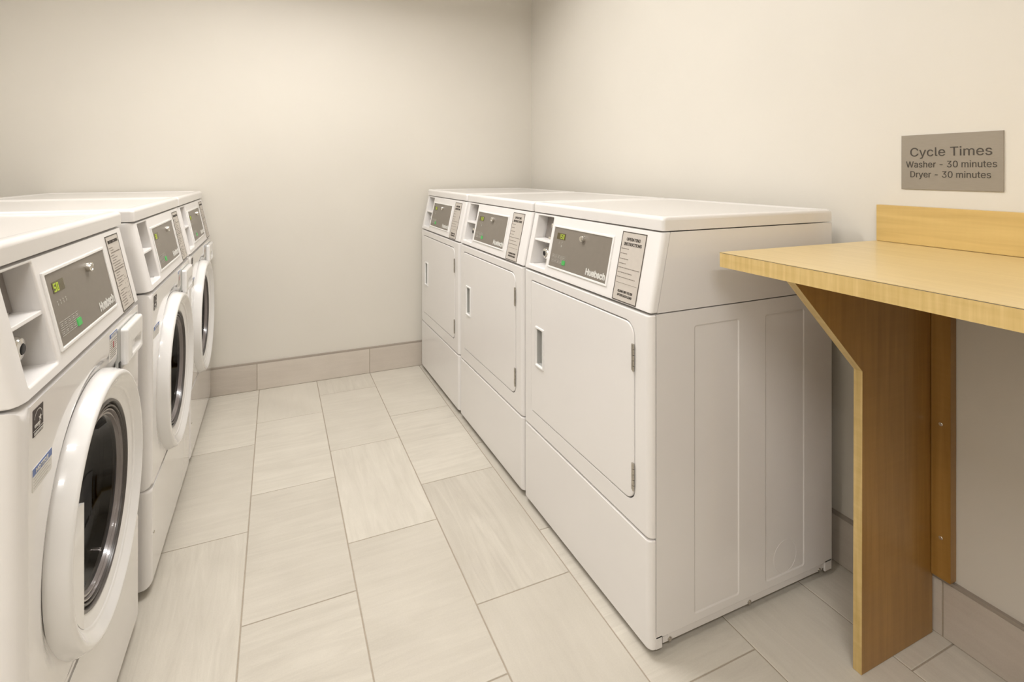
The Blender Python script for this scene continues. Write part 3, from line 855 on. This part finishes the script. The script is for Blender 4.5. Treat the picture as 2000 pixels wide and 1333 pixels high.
    lathe_y(bm, cx, cz, [(0.1705, -0.001), (0.1698, -0.0070), (0.1672, -0.0074), (0.1660, -0.001), (0.1645, 0.000), (0.1630, -0.0035), (0.1600, -0.0035), (0.1585, 0.004), (0.156, 0.010)], n=110)
    for v in bm.verts: v.co.y += 0.004
    new_obj('glass_rim', bm, M['gasket_light'], door, angle=50)
    bm = bmesh.new()
    outer = [(0.161, 0.007), (0.157, 0.013), (0.151, 0.030), (0.139, 0.052), (0.114, 0.066), (0.07, 0.073), (0.02, 0.075)]
    inner2 = [(0.02, 0.071), (0.07, 0.069), (0.111, 0.062), (0.135, 0.049), (0.147, 0.029), (0.153, 0.012), (0.157, 0.007)]
    lathe_y(bm, cx, cz, inner2 + outer, n=96, cap0=True, cap1=True)
    new_obj('glass_bowl', bm, M['glass'], door, angle=60)
    # pull: a flat plate filling the left part of the opening, straight right edge
    bm = bmesh.new()
    pts = []
    zt = 0.588; xc = 0.207; r = 0.2130
    a_top = math.pi - math.asin((zt-cz)/r); a_bot = math.pi + math.acos((cx-xc)/r)
    na = 28
    arc = [(cx+r*math.cos(a_top+(a_bot-a_top)*i/na), cz+r*math.sin(a_top+(a_bot-a_top)*i/na)) for i in range(na+1)]
    zb_ = arc[-1][1]
    chord = [(xc, zb_+(zt-zb_)*i/na) for i in range(na+1)]
    def yf(x): 
        xl = cx-r
        return -P+0.0125 + (x-xl)/(xc-xl)*0.001
    rows_f, rows_b = [], []
    for (ax, az), (bx_, bz) in zip(arc, chord[:]):
        pass
    # column strips between arc point and chord point
    nb = 10
    grid = []
    for i in range(na+1):
        ax, az = arc[i]; bx_, bz = xc, zt - (zt-zb_)*i/na
        row = []
        for j in range(nb+1):
            u = j/nb; x = ax+(bx_-ax)*u; z = az+(bz-az)*u
            sc_ = max(0.0, 1-(zt-z)/0.045)*max(0.0, 1-u)
            row.append(bm.verts.new((x, yf(x)+0.010*min(1.0, sc_*2.2), z)))
        grid.append(row)
    for i in range(na):
        for j in range(nb):
            try: bm.faces.new((grid[i][j], grid[i][j+1], grid[i+1][j+1], grid[i+1][j]))
            except ValueError: pass
    # rim walls
    rim = [grid[0][j] for j in range(nb+1)] + [grid[i][nb] for i in range(1, na+1)]
    low = [bm.verts.new((v.co.x, 0.004, v.co.z)) for v in rim]
    for i in range(len(rim)-1): bm.faces.new((rim[i], rim[i+1], low[i+1], low[i]))
    la = [bm.verts.new((grid[i][0].co.x, 0.004, grid[i][0].co.z)) for i in range(na+1)]
    for i in range(na): bm.faces.new((grid[i][0], grid[i+1][0], la[i+1], la[i]))
    lb = [bm.verts.new((v.co.x, 0.004, v.co.z)) for v in grid[na]]
    for i in range(nb): bm.faces.new((grid[na][i], grid[na][i+1], lb[i+1], lb[i]))
    new_obj('door_pull', bm, M['gloss'], door, angle=40)
    # detergent drawer on the upper right
    u0, u1, v0, v1 = 0.500, 0.648, 0.735, 0.822
    bm = bmesh.new()
    slab(bm, u0-0.020, u1+0.008, v0-0.010, v1+0.004, 0.004, -0.0015, r=0.006, R=0.001)  # raised grey plate, shade of the drawer slot put into its colour
    fr = new_obj('drawer_slot_shade', bm, M['pocket'], t)
    bm = bmesh.new()
    loops = [rr(u0, u1, v0, v1, 0.008, 0.0, 6)]
    for ins, dd in edge_prof(0.007, 4): loops.append(rr(u0+ins, u1-ins, v0+ins, v1-ins, grow(0.008, ins), dd-0.016, 6))
    hx0, hx1, hz0, hz1 = u0+0.040, u1-0.012, v0+0.010, v1-0.040
    for ins, dd in ((0.0, -0.016), (-0.003, -0.0145), (-0.008, -0.004)):
        loops.append(rr(hx0-ins, hx1+ins, hz0-ins, hz1+ins, 0.010, dd, 6))
    loft(bm, loops, False, True)
    dr = new_obj('detergent_drawer', bm, M['gloss'], t)
    bm = bmesh.new(); slab(bm, u0-0.017, u0-0.005, v0-0.006, v0+0.014, 0.0, -0.004, r=0.002, R=0.001)
    new_obj('drawer_latch', bm, M['black'], fr)
    # caution sticker beside the drawer
    y0f = lambda z: -0.0001
    def sticker(name, x0, x1, z0, z1, mat, parent=t):
        b2 = bmesh.new(); slab(b2, x0, x1, z0, z1, 0.001, -0.0006, r=0.001, R=0.0002); return new_obj(name, b2, mat, parent)
    s1 = sticker('caution_sticker', 0.418, 0.475, 0.772, 0.832, M['sticker'])
    bm = bmesh.new(); box(bm, 0.419, 0.474, -0.0010, -0.0004, 0.822, 0.831); new_obj('sticker_header', bm, M['blue'], s1)
    bm = bmesh.new(); put_text(bm, 'CAUTION', 0.4465, 0.8265, lambda z: -0.0010, width=0.040, height=0.0058, bold=0.0002); new_obj('header_text', bm, M['sticker'], s1)
    bm = bmesh.new()
    for q in range(9):
        if q in (1, 2, 3): box(bm, 0.423, 0.439, -0.0009, -0.0004, 0.814-q*0.0046, 0.8155-q*0.0046); box(bm, 0.455, 0.471, -0.0009, -0.0004, 0.814-q*0.0046, 0.8155-q*0.0046)
        else: box(bm, 0.423, 0.471-(q % 3)*0.004, -0.0009, -0.0004, 0.814-q*0.0046, 0.8155-q*0.0046)
    new_obj('sticker_text', bm, M['line_print'], s1)
    bm = bmesh.new(); box(bm, 0.443, 0.451, -0.0009, -0.0004, 0.797, 0.811); new_obj('sticker_mark', bm, M['red'], s1)
    # dark star badge and pale notice left of the door
    s2 = sticker('star_badge', 0.034, 0.071, 0.789, 0.830, M['sticker_dark'])
    bm = bmesh.new()
    R = 0.0145; bx_, bz = 0.0525, 0.8125
    for q in range(14):
        a0, a1 = math.radians(-10+q*13), math.radians(-10+(q+1)*13)
        v = [bm.verts.new((bx_+rr_*math.cos(a), -0.0010, bz+rr_*math.sin(a))) for rr_, a in ((R, a0), (R, a1), (R-0.0011, a1), (R-0.0011, a0))]
        bm.faces.new(v)
    st = [(bx_+0.006+(0.0062 if i % 2 == 0 else 0.0026)*math.cos(math.radians(90+36*i)), -0.0010, bz-0.001+(0.0062 if i % 2 == 0 else 0.0026)*math.sin(math.radians(90+36*i))) for i in range(10)]
    c0 = bm.verts.new((bx_+0.006, -0.0010, bz-0.001)); sv = [bm.verts.new(p) for p in st]
    for i in range(10): bm.faces.new((c0, sv[i], sv[(i+1) % 10]))
    box(bm, 0.035, 0.070, -0.0010, -0.0008, 0.7972, 0.7980)
    put_text(bm, 'energy', bx_-0.005, bz-0.009, lambda z: -0.0009, width=0.020, height=0.0062)
    put_text(bm, 'ENERGY STAR', 0.0525, 0.7932, lambda z: -0.0009, width=0.032, height=0.0038, bold=0.00015)
    new_obj('badge_print', bm, M['sticker'], s2)
    s3 = sticker('notice_sticker', 0.032, 0.104, 0.708, 0.7425, M['sticker'])
    bm = bmesh.new(); box(bm, 0.0325, 0.1035, -0.0010, -0.0004, 0.731, 0.742); new_obj('sticker_header', bm, M['blue'], s3)
    bm = bmesh.new(); put_text(bm, 'NOTICE', 0.065, 0.7365, lambda z: -0.0010, width=0.045, height=0.006, bold=0.0002); new_obj('header_text', bm, M['sticker'], s3)
    bm = bmesh.new()
    for q in range(4): box(bm, 0.036, 0.098-(q % 2)*0.01, -0.0009, -0.0005, 0.7260-q*0.0046, 0.7268-q*0.0046)
    new_obj('sticker_text', bm, M['pale_print'], s3)
    console(t, W, 'washer')
    lid(t, W, D, M['enamel'])
    return t
ROT = 0.0155
def wpos(x0, left):      # front-left corner on the slightly turned row line
    return (x0 + ROT*(left-1.3), left, 0.008)
wl = ['nearest white front-loading washer, cut off by the left edge of the view',
      'white front-loading washer in the middle of the three washers on the left',
      'farthest white front-loading washer, standing next to the back wall']
# facing +x: local x runs along +y, so the frame is turned by 90 degrees (and the small skew of the row)
wm = make_washer(wl[0], wpos(-0.320, 0.961), math.pi/2 - ROT)
for i, (x0, left) in enumerate(((-0.309, 1.727), (-0.308, 2.4235))):
    c = copy_tree(wm); c.location = wpos(x0, left); c['label'] = wl[i+1]

# ------------------------------------------------------------------ folding counter
t = thing('folding_counter', 'maple laminate folding counter fixed to the right wall below the sign', 'counter', (1.59, 0.3, 0))
t_loc = Vector((1.59, 0.3, 0))
def rel(p): return Vector(p) - t_loc
def poly_prism(bm, pts2, axis, a, b, mi=0, bev=0.0):
    """extrude polygon; axis 'z': pts=(x,y); axis 'y': pts=(x,z)"""
    b2 = bmesh.new()
    mk = (lambda p, q: (p[0], p[1], q)) if axis == 'z' else (lambda p, q: (p[0], q, p[1]))
    loft(b2, [[tuple(rel(mk(p, a))) for p in pts2], [tuple(rel(mk(p, b))) for p in pts2]], True, True)
    if bev:
        bmesh.ops.recalc_face_normals(b2, faces=b2.faces)
        bmesh.ops.bevel(b2, geom=list(b2.edges), offset=bev, segments=2, affect='EDGES')
    for f in b2.faces: f.material_index = mi
    merge(bm, b2)
YE = -1.45
def fx(y): return 0.9995 + 0.015*(y-0.8)
top_q = [(fx(0.947)+0.0075, 0.947), (wall_x(0.925)-0.0005, 0.925), (wall_x(YE)-0.0005, YE), (fx(YE), YE)]
bm = bmesh.new(); poly_prism(bm, top_q, 'z', 0.9645, 0.9985)
new_obj('countertop_edge', bm, M['maple_edge'], t)
def inset_q(d): return [(top_q[0][0]+d, top_q[0][1]-d), (top_q[1][0], top_q[1][1]-d), (top_q[2][0], YE+d), (top_q[3][0]+d, YE+d)]
bm = bmesh.new(); poly_prism(bm, inset_q(-0.0002), 'z', 0.9985, 0.9994)
new_obj('laminate_seam', bm, M['gap'], t)
bm = bmesh.new(); poly_prism(bm, inset_q(0.0004), 'z', 0.9994, 1.0005)
new_obj('countertop', bm, M['maple_top'], t)
bm = bmesh.new()
poly_prism(bm, [(wall_x(0.922)-0.019, 0.9225), (wall_x(0.922)-0.0003, 0.9225), (wall_x(YE)-0.0003, YE), (wall_x(YE)-0.019, YE)], 'z', 1.0012, 1.103, bev=0.0008)
new_obj('backsplash', bm, M['maple_splash'], t)
bm = bmesh.new()
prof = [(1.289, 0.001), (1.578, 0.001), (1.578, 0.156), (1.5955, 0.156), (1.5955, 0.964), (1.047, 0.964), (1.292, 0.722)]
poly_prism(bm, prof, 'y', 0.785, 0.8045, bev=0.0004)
new_obj('support_panel', bm, M['maple_panel_shaded'], t)
bm = bmesh.new(); poly_prism(bm, [(p-0.0075, q) for p, q in prof], 'y', 0.355, 0.3745, bev=0.0004)  # added unseen panel, keeps light from reaching under the counter
new_obj('support_panel', bm, M['maple_panel_shaded'], t)
bm = bmesh.new()      # pale edge band along the front of the panel
e0 = [(1.289, 0.001), (1.292, 0.722), (1.047, 0.964)]
for (p, q) in ((e0[0], e0[1]), (e0[1], e0[2])):
    dx, dz = q[0]-p[0], q[1]-p[1]; L = math.hypot(dx, dz); nx, nz = -dz/L*0.0008, dx/L*0.0008
    poly_prism(bm, [p, q, (q[0]+nx, q[1]+nz), (p[0]+nx, p[1]+nz)], 'y', 0.7848, 0.8047)
new_obj('edge_band', bm, M['maple_edge'], t)
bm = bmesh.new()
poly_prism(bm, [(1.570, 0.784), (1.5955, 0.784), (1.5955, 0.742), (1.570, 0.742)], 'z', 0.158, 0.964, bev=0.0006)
cl = new_obj('cleat', bm, M['maple_panel_shaded'], t)
for z in (0.552, 0.262, 0.84):
    bm = bmesh.new()
    for rad, a, b in ((0.0048, 1.5705, 1.5695), (0.0036, 1.5695, 1.5680)):
        loft(bm, [[tuple(rel((x, 0.763+rad*math.cos(i*math.pi/7), z+rad*math.sin(i*math.pi/7)))) for i in range(14)] for x in (a, b)], True, True)
    new_obj('screw', bm, M['chrome'], cl)

# ------------------------------------------------------------------ sign
sx = wall_x(0.757)
t = thing('wall_sign', 'brushed metal cycle times sign on the right wall above the counter', 'sign', (sx-0.0003, 0.757, 1.222), -math.pi/2-0.015)
bm = bmesh.new(); 
loops = []
b2 = bmesh.new(); slab(b2, -0.1095, 0.1095, -0.073, 0.073, 0.0, -0.0032, r=0.0005, R=0.0005); merge(bm, b2)
new_obj('plate', bm, M['sign'], t)
bm = bmesh.new(); fl = lambda z: -0.0032
put_text(bm, 'Cycle Times', 0.0005, 0.0240, fl, width=0.1755, height=0.0300)
put_text(bm, 'Washer - 30 minutes', 0.000, -0.0058, fl, width=0.1950, height=0.0172)
put_text(bm, 'Dryer - 30 minutes', -0.0005, -0.0345, fl, width=0.1730, height=0.0215)
new_obj('lettering', bm, M['dark_print'], t)
